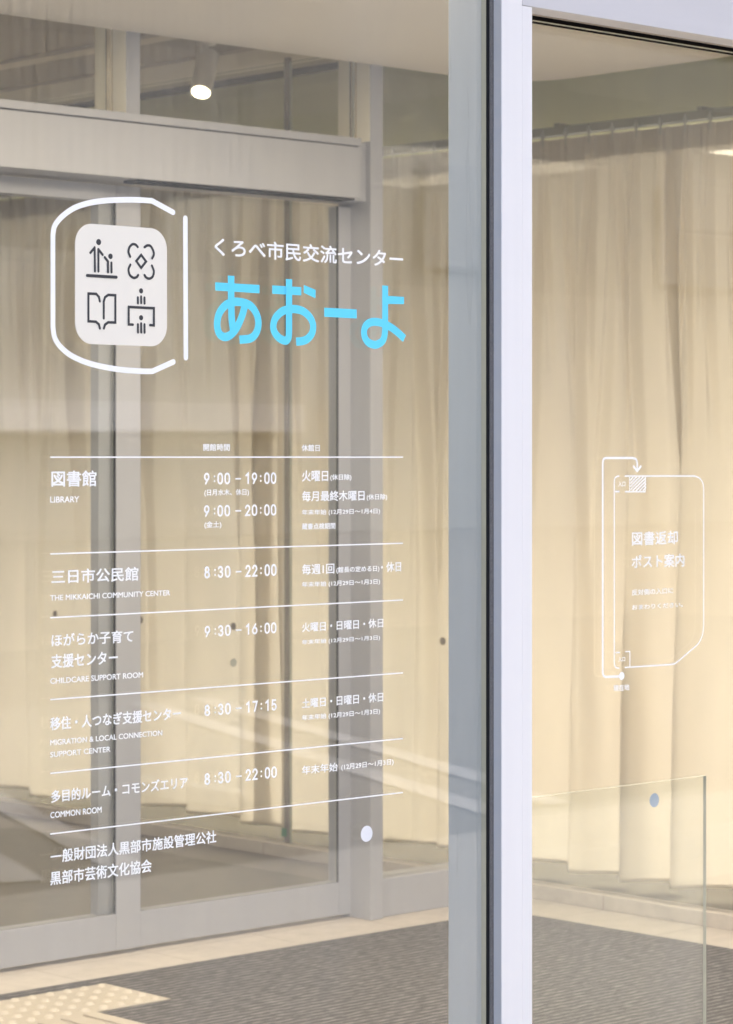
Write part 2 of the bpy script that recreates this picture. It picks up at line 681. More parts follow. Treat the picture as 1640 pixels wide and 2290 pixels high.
DIG['9'] = [[(.28, 0), (.72, .40)] + arc(.5, .68, .5, .32, -28, 330, 20)]


def hours(flat, text, xl, ybl, xr, ytr):
    """text like 9:00-19:00 with the five + five glyph slots of the sign"""
    x0, z0 = onY(xl, ybl, flat.Y)
    x1, z1 = onY(xr, ytr, flat.Y)
    hgt = z1 - z0
    wd = hgt * .165
    k = (x1 - x0) / 520.0
    left, right = text.split('-')
    slots = [(left[0], 0), (left[2], 95), (left[3], 145), (right[0], 292), (right[1], 341), (right[3], 432), (right[4], 480)]
    for ch, s in slots:
        bx, bw = x0 + s * k + wd / 2, 40 * k - wd
        for st in DIG[ch]:
            flat.stroke([(bx + px * bw, z0 + wd / 2 + py * (hgt - wd)) for px, py in st], wd)
            flat.next()
    for s in (70, 405):
        for q in (.28, .68):
            flat.disc((x0 + s * k, z0 + q * hgt), wd * .55)
    flat.stroke([(x0 + 219 * k, z0 + .47 * hgt), (x0 + 261 * k, z0 + .47 * hgt)], wd * .75, cap='flat')


# ------------------------------------------------------------------ ground, street side
YG = 3.40                    # outer face of the front glass
struct(MB().poly([(-900, -900, -.02), (900, -900, -.02), (900, 900, -.02), (-900, 900, -.02)]).build('ground', M['asphalt']))
struct(MB().poly([(-30, -.3, -.004), (40, -.3, -.004), (40, 3.30, -.004), (-30, 3.30, -.004)]).build('pavement', M['concrete']))
rm = MB()
dx, dy = -.38, .92
for i in range(-2, 2):
    for off in (-.22, .22):
        bx = 5.75 + i * 2.35 + off
        a = Vector((bx, -1.0)) + Vector((dx, dy)) * .5
        b = Vector((bx, -1.0)) - Vector((dx, dy)) * 4.8
        n = Vector((dy, -dx)) * .075
        rm.poly([(*(a + n), -.012), (*(a - n), -.012), (*(b - n), -.012), (*(b + n), -.012)])
struct(rm.build('road_marking', M['road_white']))

# ------------------------------------------------------------------ floors
KS = 6.30                    # side glass partition plane
DL = 6.04                    # inner doors plane
struct(MB().poly([(-6, 3.30, 0), (KS, 3.30, 0), (KS, 6.10, 0), (-6, 6.10, 0)]).build('vestibule_floor', M['stone']))
struct(MB().poly([(KS, 3.30, 0), (7.1, 3.30, 0), (7.1, 16, 0), (KS, 16, 0)]).build('window_bay_floor', M['bay_floor']))
struct(MB().poly([(-6, 6.10, 0.0005), (KS, 6.10, 0.0005), (KS, 16, 0.0005), (-6, 16, 0.0005)]).build('hall_floor', M['hall_floor']))

# entrance mat with rounded far corner
pts = [(-4, 3.75), (6.0, 3.75), (6.0, 5.63)] + [(5.87 + .13 * cos(a), 5.63 + .13 * sin(a)) for a in
                                               [radians(15 * i) for i in range(1, 6)]] + [(5.87, 5.76), (-4, 5.76)]
mat_o = MB().prism(pts, .0005, .009).build('entrance_mat', M['carpet'])
tag(mat_o, 'grey brown ribbed entrance mat covering the vestibule floor', 'mat')

# tactile paving
t = thing('tactile_paving', 'cream studded guide paving laid on the entrance mat', 'tactile paving', (4.0, 5.4, .009))
tb = MB().prism([(3.605, 5.40), (3.845, 5.40), (3.845, 3.9), (4.145, 3.9), (4.145, 5.40), (4.385, 5.40), (4.385, 5.675), (3.605, 5.675)], .0092, .013)
tb.build('base_sheet', M['tactile'], t, bevel=.001)
st = MB()
for i in range(14):
    for j in range(5):
        x, y = 3.63 + i * .0557, 5.426 + j * .0557
        st.tube((x, y, .0128), (x, y, .0190), .0135, .0080, 16)
st.build('stud', M['tactile_stud'], t)['kind'] = 'stuff'
st = MB()
for i in range(4):
    x = 3.89 + i * .07
    for j in range(4):
        st.box(x - .011, x + .011, 5.38 - .30 * j - .26, 5.38 - .30 * j, .0128, .0172)
st.build('guide_bar', M['tactile'], t)['kind'] = 'stuff'

# ------------------------------------------------------------------ ceilings and walls
ZC = 2.585
r = .22
xe, ye = 6.27, 5.95
pts = [(-6, 3.36), (xe, 3.36), (xe, ye - r)] + [(xe - r + r * cos(radians(a)), ye - r + r * sin(radians(a))) for a in range(10, 90, 10)] \
      + [(xe - r, ye), (-6, ye)]
struct(MB().prism(pts, ZC, ZC + .34).build('vestibule_ceiling', M['ceiling']))
struct(MB().box(-6, 9.1, 3.2, 16, 3.3, 3.5).build('roof_slab', M['outer_wall']))  # extended past the window as an unseen overhang, shading the curtain tops
# hall ceiling, with a dark slot next to the olive wall
ZH = 2.812
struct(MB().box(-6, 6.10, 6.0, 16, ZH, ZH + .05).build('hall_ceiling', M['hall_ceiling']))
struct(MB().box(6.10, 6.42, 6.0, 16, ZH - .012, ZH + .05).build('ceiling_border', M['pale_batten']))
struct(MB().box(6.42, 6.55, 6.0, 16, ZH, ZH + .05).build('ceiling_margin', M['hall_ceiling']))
struct(MB().box(6.55, 6.70, 6.0, 16, ZH + .30, ZH + .32).box(6.7003, 6.90, 3.0, 16, ZH + .0045, 3.297).build('ceiling_slot', M['black_gap']))
MBs = MB().box(5.66, 5.74, 6.0, 16, ZH - .014, ZH - .0005)
struct(MBs.build('ceiling_batten', M['pale_batten']))

o = MB().box(6.70, 6.90, 3.0, 16, 2.47, ZH + .004).build('olive_bulkhead_wall', M['green_wall'])
tag(o, 'olive tinted wall band running above the curtain rail', 'wall')
sw = thing('side_window', 'tall daylit window behind the drawn linen curtains', 'window', (7.05, 8, 0))
MB().box(7.02, 7.12, 3.0, 16, .0008, .06).build('sill', M['white_alu'], sw)
for y in (3.05, 4.9, 10.9, 13.0, 15.0):
    MB().box(7.03, 7.10, y - .025, y + .025, .0605, 2.9).build('mullion', M['white_alu'], sw)
glass_panel('glass', M['side_glass'], 7.055, 7.065, 3.08, 15.9, .0605, 2.9, sw)
MB().box(7.02, 7.12, 3.0, 16, 2.9, 3.29).build('head', M['white_alu'], sw)
struct(MB().poly([(7.13, 3.3, -.006), (12.0, 3.3, -.006), (12.0, 40, -.006), (7.13, 40, -.006)]).build('side_path', M['concrete']))
o = MB().box(-6, 7.12, 16.0, 16.2, 0, 3.3).build('far_hall_wall', M['ceiling'])
tag(o, 'far plain hall wall beyond the inner glass doors', 'wall')
o = MB().box(-6.1, -6, 3.2, 16, 0, 3.3).build('side_hall_wall', M['ceiling'])
tag(o, 'plain hall wall at the far left of the lobby', 'wall')
o = MB().box(-6, 7.12, 3.28, 3.50, 2.6005, 3.2995).build('front_wall_band', M['outer_wall'])
tag(o, 'white wall band over the glass entrance front', 'wall')

# ------------------------------------------------------------------ curtain
ZR = 2.462
ZB = .045


def kx(y):
    return 6.60 - .025 * (y - 6.3)


rnd = random.Random(11)
WAVES = [(rnd.uniform(.20, .36), rnd.uniform(0, 6.28)) for _ in range(5)]


PLEATS = [(rnd.uniform(.026, .046), rnd.uniform(.009, .016), rnd.choice([.35, .45, .55, .7, 1.0, 1.3]), rnd.uniform(-.07, .07))
          for _ in range(122)]


def fold(s, z):
    """sideways and depth displacement of the cloth at run s and height z"""
    h = max(0, min(1, (ZR - z) / (ZR - ZB)))
    lo = min(1, h * 1.3)
    ph = 2 * pi * s / .31 + 1.7 * sin(s * 3.1 + .6) + .9 * sin(s * 7.3 + 2.0) + .4 * sin(1.3 * z + s)
    a = .046 + .018 * sin(s * 2.3 + 1)
    dxx = lo * (a * cos(ph) + .010 * cos(2 * ph + .8 + .4 * z))
    dyy = lo * (.035 * sin(ph - .5) + .010 * sin(2 * ph))
    # a sharp pleat hangs from every hook and dies out lower down
    k0 = int(round((s - .05) * 20))
    for k in range(k0 - 4, k0 + 5):
        A, wd, life, drift = PLEATS[k % len(PLEATS)]
        if k % 2:
            life *= .7
            A *= .75
        q = 1 - h / life
        if q <= 0:
            continue
        d = abs(s - (k * .05 + .05 - (.022 if k % 2 else 0)) - drift * min(h, .6) - .012 * sin(5 * h + k)) / (wd * (1 + 1.5 * h))
        if d < 1:
            dxx -= A * min(1, q * 2) * min(1, .35 + 4 * h) * (.5 + .5 * cos(pi * d)) ** .8
    return dxx, dyy


def curtain(y0, y1, label, edge):
    t = thing('curtain', label, 'curtain', (kx(y0), (y0 + y1) / 2, ZB), 'linen curtains along the side glass')
    ns, nz = int((y1 - y0) / .003), 56
    b, tp = MB(), MB()
    zs = [ZB + (ZR - .012 - ZB) * j / nz for j in range(nz + 1)]
    for j, z in enumerate(zs):
        for i in range(ns + 1):
            s = y0 + (y1 - y0) * i / ns
            ddx, ddy = fold(s, z)
            e0, e1 = i / ns * (y1 - y0), (1 - i / ns) * (y1 - y0)
            for e in ((e0,) if edge else ()):
                if e < .035:
                    ddx += .03 * (1 - e / .035)
            droop = .012 * sin(s * 4.1) * (1 - j / nz) ** 6
            b.v.append((kx(s) + ddx, s + ddy, z + droop))
    for j in range(nz):
        for i in range(ns):
            k = j * (ns + 1) + i
            b.f.append((k, k + 1, k + ns + 2, k + ns + 1))
    cl = b.build('cloth', M['curtain'], t, smooth=True, recalc=False)
    # heading tape sewn along the top, and the hem
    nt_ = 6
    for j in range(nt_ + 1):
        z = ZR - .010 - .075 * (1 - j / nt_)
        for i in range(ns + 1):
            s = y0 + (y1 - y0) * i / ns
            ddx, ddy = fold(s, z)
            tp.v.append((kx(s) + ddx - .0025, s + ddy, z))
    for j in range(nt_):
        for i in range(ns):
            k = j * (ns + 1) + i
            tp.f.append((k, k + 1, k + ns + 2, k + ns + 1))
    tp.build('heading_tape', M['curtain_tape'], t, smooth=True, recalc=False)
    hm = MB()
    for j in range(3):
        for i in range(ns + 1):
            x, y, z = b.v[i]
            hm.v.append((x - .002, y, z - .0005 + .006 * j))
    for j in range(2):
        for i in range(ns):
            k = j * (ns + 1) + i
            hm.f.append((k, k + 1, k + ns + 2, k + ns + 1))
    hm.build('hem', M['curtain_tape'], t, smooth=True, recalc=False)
    n = int((y1 - y0) / .1)
    hk = None
    for q in range(n):
        s = math.ceil(y0 * 10) / 10 + .05 + q * .1
        if s > y1 - .01:
            continue
        if hk is None:
            hb = MB()
            hb.tube((0, 0, -.035), (0, 0, .022), .0035, .0035, 8)
            hb.box(-.004, .004, -.006, .006, -.006, .010)
            hk = hb.build('hook', M['hook'], t)
            c = hk
        else:
            c = hk.copy()
            COL.objects.link(c)
            c.parent = t
        c.location = Vector((kx(s) - .024, s, ZR)) - t.location
    return t


curtain(4.3, 5.64, 'linen curtain nearest the street, right of the dark overlapping edge', True)
curtain(5.60, 7.56, 'wide middle linen curtain seen beside the white jamb', True)
curtain(7.52, 10.6, 'linen curtain behind the inner glass doors, deepest in the hall', True)
rl = thing('curtain_rail', 'cream curtain rail under the olive wall band', 'curtain rail', (6.6, 7, 2.47))
b = MB()
pl = [(kx(y) - .018, y) for y in (4.2, 6, 8, 10.8)] + [(kx(y) + .018, y) for y in (10.8, 8, 6, 4.2)]
b.prism(pl, ZR + .002, ZR + .030)
b.build('track', M['rail'], rl)
for y in (4.6, 5.5, 6.1, 7.3, 8.5):
    MB().box(kx(y) - .012, 6.70, y - .012, y + .012, ZR + .0305, ZR + .042).build('bracket', M['rail'], rl)

# ------------------------------------------------------------------ side glass partition
sp = thing('glass_partition', 'tall frameless glass partition with small dots in front of the curtains', 'glass partition', (KS, 7, 0))
MB().box(KS - .035, KS + .035, 3.5, 12, .0008, .045).build('sill', M['stone'], sp, bevel=.002)
for a, c in ((3.52, 7.10), (7.13, 11.9)):
    glass_panel('glass', M['side_glass'], KS, KS + .012, a, c, .045, ZC + .20, sp)
MB().box(KS - .002, KS + .014, 7.105, 7.125, .0452, ZC + .22).build('joint_mullion', M['joint'], sp)
for k in range(5):
    y = 6.338 + .532 * k
    MB().tube((KS - .0015, y, .793), (KS - .0002, y, .793), .0135, n=24).build('dot_sticker', M['dot_brown'], sp)
MB().box(KS - .0135, KS - .0123, 7.102, 7.128, .07, .10).build('tag_sticker', M['green_tag'], sp)

# ------------------------------------------------------------------ inner entrance screen
DJ = DL - .09                # jamb front plane
DH = DL - .13                # header box front plane
xA = onY(283, 0, DJ)[0]
xB = onY(314, 0, DJ)[0]
xC = onY(829, 0, DJ)[0]
xD = onY(857, 0, DJ)[0]
zt0, zt1, zb_ = 2.325, 2.352, 2.172
scr = thing('inner_entrance_frame', 'silver frame and header box of the inner automatic doors', 'door frame', (xC, DJ, 0))
hx1 = onY(807, 0, DH)[0]
hd = MB().box(-3, hx1, DH, DL + .06, zb_, zt0).build('header_box', M['lilac_alu'], scr, bevel=.002)
MB().box(-3, hx1 + .002, DH - .002, DL + .06, zt0 + .004, zt1).build('header_cap', M['lilac_alu'], hd, bevel=.0015)
MB().box(-3, hx1 - .004, DH + .006, DL + .05, zt0, zt0 + .004).build('header_joint', M['dark_rubber'], hd)
MB().box(onY(314, 0, DH)[0], hx1 - .02, DH + .004, DH + .075, zb_ - .006, zb_ - .0003).build('track_slot', M['black_gap'], hd)
for x0, x1, z0 in ((xA, xB, zt1), (xC, xD, .001)):
    p = MB().box(x0, x1, DJ, DJ + .145, z0, 2.83).build('post', M['lilac_alu'], scr, bevel=.0015)
    MB().box(x0 - .0012, x0 - .0003, DJ + .002, DJ + .143, zt1 + .001, 2.80).build('lit_side_sheet', M['lit_side'], p)  # added sheet that carries the painted lit tone of the post side
    # polished glazing bead on the side of the post, above the header
    MB().box(x0 - .0065, x0 - .0014, DJ + .060, DJ + .082, zt1 + .002, 2.82).build('glazing_bead', M['gold'], p)
    MB().box(x0 - .0045, x0 - .0014, DJ + .0825, DJ + .088, zt1 + .002, 2.82).build('gasket', M['dark_rubber'], p)
# closing strip between header box and right post
MB().box(hx1 + .0005, xC - .0005, DJ + .02, DL + .05, zb_, zt1 - .004).build('header_end', M['lilac_alu'], scr)
glass_panel('transom_glass', M['inner_glass'], -3, xA - .0025, DJ + .064, DJ + .074, zt1, 2.81, scr)
glass_panel('transom_glass', M['inner_glass'], xB + .001, xC - .007, DJ + .064, DJ + .074, zt1, 2.81, scr)
glass_panel('sidelight_glass', M['inner_glass'], xD + .001, KS - .04, DJ + .045, DJ + .055, .116, 2.81, scr)
MB().box(xD + .0005, KS - .036, DJ + .02, DL + .04, .0008, .116).build('bottom_rail', M['lilac_alu'], scr, bevel=.0015)

# left leaf
xs0 = onY(256, 0, DL)[0]
xs1 = onY(311, 0, DL)[0]
lf = thing('sliding_door', 'left inner sliding door leaf whose wide silver stile stands mid glass', 'sliding door', (xs0, DL, 0), 'inner automatic door leaves')
MB().box(xs0, xs1, DL - .008, DL + .045, .012, zb_ - .008).build('stile', M['lilac_alu'], lf, bevel=.0015)
glass_panel('glass', M['inner_glass'], -1.5, xs0 - .0005, DL - .002, DL + .008, .115, zb_ - .055, lf)
MB().box(xs0 - .006, xs0 - .0004, DL - .006, DL - .0022, .115, zb_ - .055).build('gasket', M['dark_rubber'], lf)
MB().box(xs0 - .05, xs0 - .0006, DL + .0085, DL + .044, .115, zb_ - .055).build('inner_stile', M['lilac_alu'], lf)
MB().box(-1.5, xs0 - .0003, DL - .008, DL + .045, .012, .115).build('bottom_rail', M['lilac_alu'], lf, bevel=.0015)
MB().box(-1.5, xs0 - .0003, DL - .008, DL + .045, zb_ - .055, zb_ - .008).build('top_rail', M['lilac_alu'], lf, bevel=.0015)

# right leaf
xr0 = xs1 + .003
xr1 = onY(757, 0, DL)[0]
xr2 = onY(786, 0, DL)[0]
rf = thing('sliding_door', 'right inner sliding door leaf with a grey dot on its glass', 'sliding door', (xr1, DL, 0), 'inner automatic door leaves')
glass_panel('glass', M['inner_glass'], xr0, xr1 - .0005, DL + .002, DL + .012, .112, zb_ - .012, rf)
MB().box(xr1, xr2, DL - .002, DL + .045, .012, zb_ - .012).build('stile', M['lilac_alu'], rf, bevel=.0015)
MB().box(xr1 - .007, xr1 - .0004, DL - .001, DL + .0018, .112, zb_ - .012).build('gasket', M['dark_rubber'], rf)
MB().box(xr0, xr1 - .0003, DL - .002, DL + .045, .012, .112).build('bottom_rail', M['lilac_alu'], rf, bevel=.0015)
MB().box(xr0 - .0025, xr0 - .0003, DL - .004, DL + .04, .012, zb_ - .012).build('meeting_gasket', M['dark_rubber'], rf)
x, z = onY(523, 1482, DL)
MB().tube((x, DL + .0005, z), (x, DL + .0018, z), .0125, n=24).build('dot_sticker', M['dot_grey'], rf)

# ------------------------------------------------------------------ ceiling spotlight in the hall
Ys = 7.05
ax, az = onY(467, 122, Ys)
bx, bz = onY(441, 207, Ys - .03)
sp_ = thing('spotlight', 'lit white cylindrical spotlight tilted down from the hall ceiling', 'spotlight', (ax, Ys, ZH))
a, b_ = Vector((ax, Ys, az)), Vector((bx, Ys - .05, bz))
dv = (b_ - a).normalized()
MB().tube(a, b_, .036, .036, 40).build('can', M['lamp_body'], sp_, bevel=.003, smooth=False)
MB().tube(b_ + dv * .0004, b_ + dv * .002, .031, .031, 40).build('lens', M['lamp_glow'], sp_)
e = Vector((ax - .02, Ys, az + .02))
MB().tube(a + Vector((-.014, 0, -.01)), (ax - .014, Ys, ZH - .018), .011, .011, 20).build('stem', M['lamp_body'], sp_)
MB().box(ax - .048, ax - .036, Ys - .012, Ys + .012, az - .03, az + .028).build('yoke', M['lamp_body'], sp_, bevel=.002)
MB().tube((ax - .014, Ys, ZH - .018), (ax - .014, Ys, ZH - .0005), .035, .035, 28).build('base', M['lamp_body'], sp_)


def lamp(name, loc, dirv, watts, size, parent, spread=180):
    l = bpy.data.lights.new(name, 'AREA')
    l.shape = 'DISK'
    l.size = size
    l.energy = watts
    l.color = LAMP_COL
    l.spread = radians(spread)
    o = bpy.data.objects.new(name, l)
    COL.objects.link(o)
    o.parent = parent
    o.location = Vector(loc) - parent.location
    o.rotation_euler = Vector(dirv).to_track_quat('-Z', 'Y').to_euler()
    return o


lamp('beam', b_ + dv * .006, dv, SPOT_W, .05, sp_, 120)


def downlight(x, y, zc, label, watts):
    t = thing('downlight', label, 'downlight', (x, y, zc), 'round recessed ceiling downlights')
    rb = MB()
    n = 32
    for q in range(n):
        a0, a1 = 2 * pi * q / n, 2 * pi * (q + 1) / n
        i, o_ = .034, .046
        rb.poly([(x + i * cos(a0), y + i * sin(a0), zc - .004), (x + o_ * cos(a0), y + o_ * sin(a0), zc - .004),
                 (x + o_ * cos(a1), y + o_ * sin(a1), zc - .004), (x + i * cos(a1), y + i * sin(a1), zc - .004)])
        rb.poly([(x + o_ * cos(a0), y + o_ * sin(a0), zc - .004), (x + o_ * cos(a0), y + o_ * sin(a0), zc),
                 (x + o_ * cos(a1), y + o_ * sin(a1), zc), (x + o_ * cos(a1), y + o_ * sin(a1), zc - .004)])
    rb.build('trim', M['white_alu'], t)
    MB().tube((x, y, zc - .0022), (x, y, zc - .0010), .034, .034, n).build('lens', M['down_glow'], t)
    lamp('glow', (x, y, zc - .008), (0, 0, -1), watts, .07, t)
    return t


downlight(4.68, 5.14, ZC, 'small round downlight in the vestibule ceiling above the left glass', LAMP_W)


def fill_panel(x, y, zc, label, watts, sx=1.2, sy=1.2):  # added fill panels outside the view, for soft interior light
    t = thing('ceiling_fill', label, 'ceiling light', (x, y, zc), 'added unseen fill panels')
    b = MB()
    b.box(x - sx / 2, x + sx / 2, y - sy / 2, y - sy / 2 + .015, zc - .014, zc - .0005)
    b.box(x - sx / 2, x + sx / 2, y + sy / 2 - .015, y + sy / 2, zc - .014, zc - .0005)
    b.box(x - sx / 2, x - sx / 2 + .015, y - sy / 2 + .0152, y + sy / 2 - .0152, zc - .014, zc - .0005)
    b.box(x + sx / 2 - .015, x + sx / 2, y - sy / 2 + .0152, y + sy / 2 - .0152, zc - .014, zc - .0005)
    b.build('frame', M['white_alu'], t)
    MB().box(x - sx / 2 + .016, x + sx / 2 - .016, y - sy / 2 + .016, y + sy / 2 - .016, zc - .008, zc - .0006).build('diffuser', M['panel_glow'], t)
    l = bpy.data.lights.new('glow', 'AREA')
    l.shape = 'RECTANGLE'
    l.size, l.size_y = sx - .04, sy - .04
    l.energy = watts
    l.color = LAMP_COL
    o = bpy.data.objects.new('glow', l)
    COL.objects.link(o)
    o.parent = t
    o.location = (0, 0, -.016)
    return t


fill_panel(5.0, 4.12, ZC, 'added unseen fill panel just behind the white front header', PANEL_W)
fill_panel(2.9, 5.0, ZC, 'added unseen fill panel left of the tactile paving', PANEL_W * .8)
fill_panel(4.8, 12.5, ZH, 'added unseen fill panel deep in the hall', PANEL_W)
fill_panel(2.4, 7.4, ZH, 'added unseen fill panel behind the left sliding leaf', PANEL_W)

# ------------------------------------------------------------------ front: grey mullion, white jamb, header
xm0 = onY(1088, 0, YG)[0]
xm1 = onY(1092, 0, YG)[0]
ym1 = onX(1003, 0, xm0)[0]
xq0 = onY(1097, 0, YG)[0]
xq1 = onY(1106, 0, YG)[0]
YJ = YG - .018
xj0 = onY(1122, 0, YJ)[0]
xj1 = onY(1169, 0, YJ)[0]
xj2 = onY(1192, 0, YJ)[0]
ZHD = 2.214
fr = thing('front_entrance_frame', 'white aluminium jamb and header with blue grey mullion beside the front door', 'door frame', (xj0, YG, 0))
MB().box(xm0, xj0 - .004, YG + .0125, ym1, 0.0, 2.60).build('mullion', M['grey_alu'], fr, bevel=.0012)
MB().box(xm0 + .0004, xq0, YG + .003, YG + .0122, 0.0, 2.60).build('gasket', M['dark_rubber'], fr)
bs = MB()
bs.box(xq0 + .0003, xj0 - .0004, YG + .001, YG + .0122, 0.0, 2.60)
bs.build('brush_seal', M['grey_pile'], fr)
jm = MB().box(xj0, xj1 - .0006, YJ, YG + .10, 0.0, 2.60).build('jamb', M['white_alu'], fr, bevel=.0012)
MB().box(xj1 + .0002, xj2, YJ + .0012, YG + .06, 0.0, ZHD + .004).build('jamb_trim', M['white_alu'], fr, bevel=.0012)
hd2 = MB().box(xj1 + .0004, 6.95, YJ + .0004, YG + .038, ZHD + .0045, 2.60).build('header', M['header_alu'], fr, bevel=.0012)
MB().box(xj2, 6.95, YG + .0385, YG + .0415, ZHD + .003, 2.60).build('header_lip', M['tan'], hd2)
MB().box(xj2, 6.95, YG + .042, YG + .110, ZHD + .0042, 2.60).build('header_slot', M['black_gap'], hd2)
# ------------------------------------------------------------------ front glass with the lettering
fg = thing('glass_wall_panel', 'large front glass pane carrying the emblem, blue name and opening hours table', 'window', (2.9, YG, 0))
glass_panel('glass', M['front_glass'], -2.5, xm0 - .0005, YG, YG + .012, .02, 2.60, fg)
YV = YG - .0006

# emblem; pixel positions come from an enlargement of the photo
def E(x, y):
    return onY(80 + x * .25862, 400 + y * .25862, YV)


U = .25862 * depth(150, YV) / F        # metres per enlarged pixel
f = Flat(YV)
f.stroke([Vector(E(1188, 288)), Vector(E(1008, 190))] + smooth([E(*p) for p in
         [(1000, 188), (890, 181), (770, 180), (600, 187), (450, 210), (330, 252), (230, 322), (165, 402), (148, 480)]], 6)
         + smooth([E(*p) for p in [(148, 1280), (165, 1375), (220, 1458), (320, 1535), (480, 1600), (700, 1645), (900, 1662), (1005, 1664)]], 6)
         + [Vector(E(1012, 1662)), Vector(E(1190, 1582))], 50 * U)
f.build('emblem_bracket', M['vinyl'], fg)
f = Flat(YV)
f.stroke([E(1294, 340), E(1298, 1545)], 52 * U)
f.build('emblem_bar', M['vinyl'], fg)
cx0, zt_ = E(337, 377)
cx1, _ = E(1131, 430)
_, zb2 = E(337, 1424)
rr = 185 * U
pl = []
for (qx, qz, a0) in ((cx1 - rr, zt_ - rr, 0), (cx0 + rr, zt_ - rr, 90), (cx0 + rr, zb2 + rr, 180), (cx1 - rr, zb2 + rr, 270)):
    pl += [(qx + rr * cos(radians(a0 + 7.5 * i)), qz + rr * sin(radians(a0 + 7.5 * i))) for i in range(13)]
pb = MB()
n = len(pl)
pb.v = [(x, YV, z) for x, z in pl] + [(x, YV - .0012, z) for x, z in pl]
pb.f = [tuple(range(n)), tuple(range(n, 2 * n))] + [(i, (i + 1) % n, n + (i + 1) % n, n + i) for i in range(n)]
plate = pb.build('emblem_plate', M['plate'], fg)
YP = YV - .0013


def picto(draw):
    f = Flat(YP)
    draw(f)
    o = f.build('pictogram', M['ink'], fg)
    o.parent = plate
    o.location = (0, 0, 0)


W_ = 23 * U


def s_(f, *pts, w=W_, sm=False, closed=False):
    q = [E(*p) for p in pts]
    f.stroke(smooth(q, 6) if sm else q, w, closed=closed)
    f.lift += .00004


def p1(f):
    f.disc(E(540, 546), 27 * U)
    s_(f, (505, 592), (507, 798))
    s_(f, (468, 638), (500, 600))
    s_(f, (537, 608), (537, 798))
    s_(f, (540, 612), (573, 655))
    f.disc(E(642, 669), 24 * U)
    s_(f, (593, 678), (620, 714), (620, 805))
    s_(f, (650, 725), (650, 806))
    s_(f, (440, 835), (692, 850), w=27 * U)


def p2(f):
    s_(f, (878, 588), (858, 568), (830, 566), (806, 592), (798, 632), (812, 672), sm=True)
    s_(f, (936, 590), (962, 575), (990, 582), (1012, 622), (1016, 655), (1002, 686), sm=True)
    s_(f, (814, 742), (798, 782), (808, 828), (838, 854), (866, 850), (881, 832), sm=True)
    s_(f, (1000, 750), (1017, 800), (1006, 845), (977, 862), (950, 852), (936, 832), sm=True)
    s_(f, (907, 657), (950, 714), (907, 769), (865, 710), closed=True)


def p3(f):
    s_(f, (550, 1058), (542, 1020), (518, 994), (451, 991), (451, 1231), (515, 1235), (541, 1257), (550, 1292))
    s_(f, (584, 1205), (584, 1060), (594, 1024), (622, 1003), (684, 1006), (684, 1242), (622, 1240), (594, 1260), (584, 1292))


def p4(f):
    f.disc(E(907, 968), 23 * U)
    f.disc(E(907, 1200), 23 * U)
    for x, y0, y1 in ((879, 1025, 1074), (907, 1017, 1072), (936, 1027, 1076), (879, 1258, 1326), (907, 1250, 1326), (936, 1258, 1328)):
        s_(f, (x, y0), (x, y1))
    s_(f, (835, 1260), (799, 1258), (799, 1107), (1017, 1118), (1017, 1267), (983, 1264))


for p in (p1, p2, p3, p4):
    picto(p)


# blue name, drawn stroke by stroke
def N(x, y):
    return onY(440 + x * .30788, 480 + y * .30788, YV)


UN = .30788 * depth(700, YV) / F
WN = 60 * UN
f = Flat(YV)


def bar(*pts):
    f.poly([N(*p) for p in pts])
    f.next()


def pen(pts, start_line=None):
    q = smooth([N(*p) for p in pts], 8)
    f.stroke(([Vector(N(*p)) for p in start_line] if start_line else []) + q, WN, cap='flat')
    f.next()


bar((135, 490), (457, 510), (457, 571), (135, 550))
pen([(250, 600), (251, 680), (254, 760), (264, 838)], [(250, 443)])
pen([(350, 655), (328, 735), (290, 820), (245, 872), (200, 888), (162, 862), (147, 800), (160, 722), (205, 660),
     (262, 635), (320, 635), (385, 658), (430, 715), (447, 785), (432, 855), (388, 898), (309, 908)])
bar((547, 513), (758, 526), (758, 586), (547, 574))
bar((775, 510), (862, 546), (860, 607), (775, 567))
pen([(667, 850), (662, 895), (640, 915), (595, 895), (560, 850), (553, 800), (572, 745), (622, 700), (690, 685), (762, 698),
     (816, 742), (841, 800), (834, 860), (800, 902), (762, 918), (718, 922)], [(667, 468)])
bar((922, 675), (1158, 688), (1158, 754), (922, 741))
bar((1384, 590), (1501, 597), (1501, 650), (1384, 648))
pen([(1363, 800), (1360, 868), (1345, 915), (1310, 940), (1280, 944), (1238, 926), (1213, 885), (1210, 840), (1226, 802),
     (1262, 781), (1310, 780), (1363, 797), (1410, 822), (1452, 854), (1503, 900)], [(1363, 515)])
f.build('name_lettering', M['blue'], fg, 'large sky blue lettering beside the emblem')

f = Flat(YV)
write(f, 'くろべ市民交流センター', 480, 571.8, 901.8, 560.7, .016)
f.build('title_lettering', M['vinyl'], fg)

# table rules
for y in (1022.3, 1238.8, 1381.5, 1564.8, 1729.8, 1865.5):
    f = Flat(YV)
    x0, z = onY(112.3, y, YV)
    x1, _ = onY(901.7, y, YV)
    f.poly([(x0, z - .0011), (x1, z - .0011), (x1, z + .0011), (x0, z + .0011)])
    f.build('table_rule', M['vinyl'], fg)

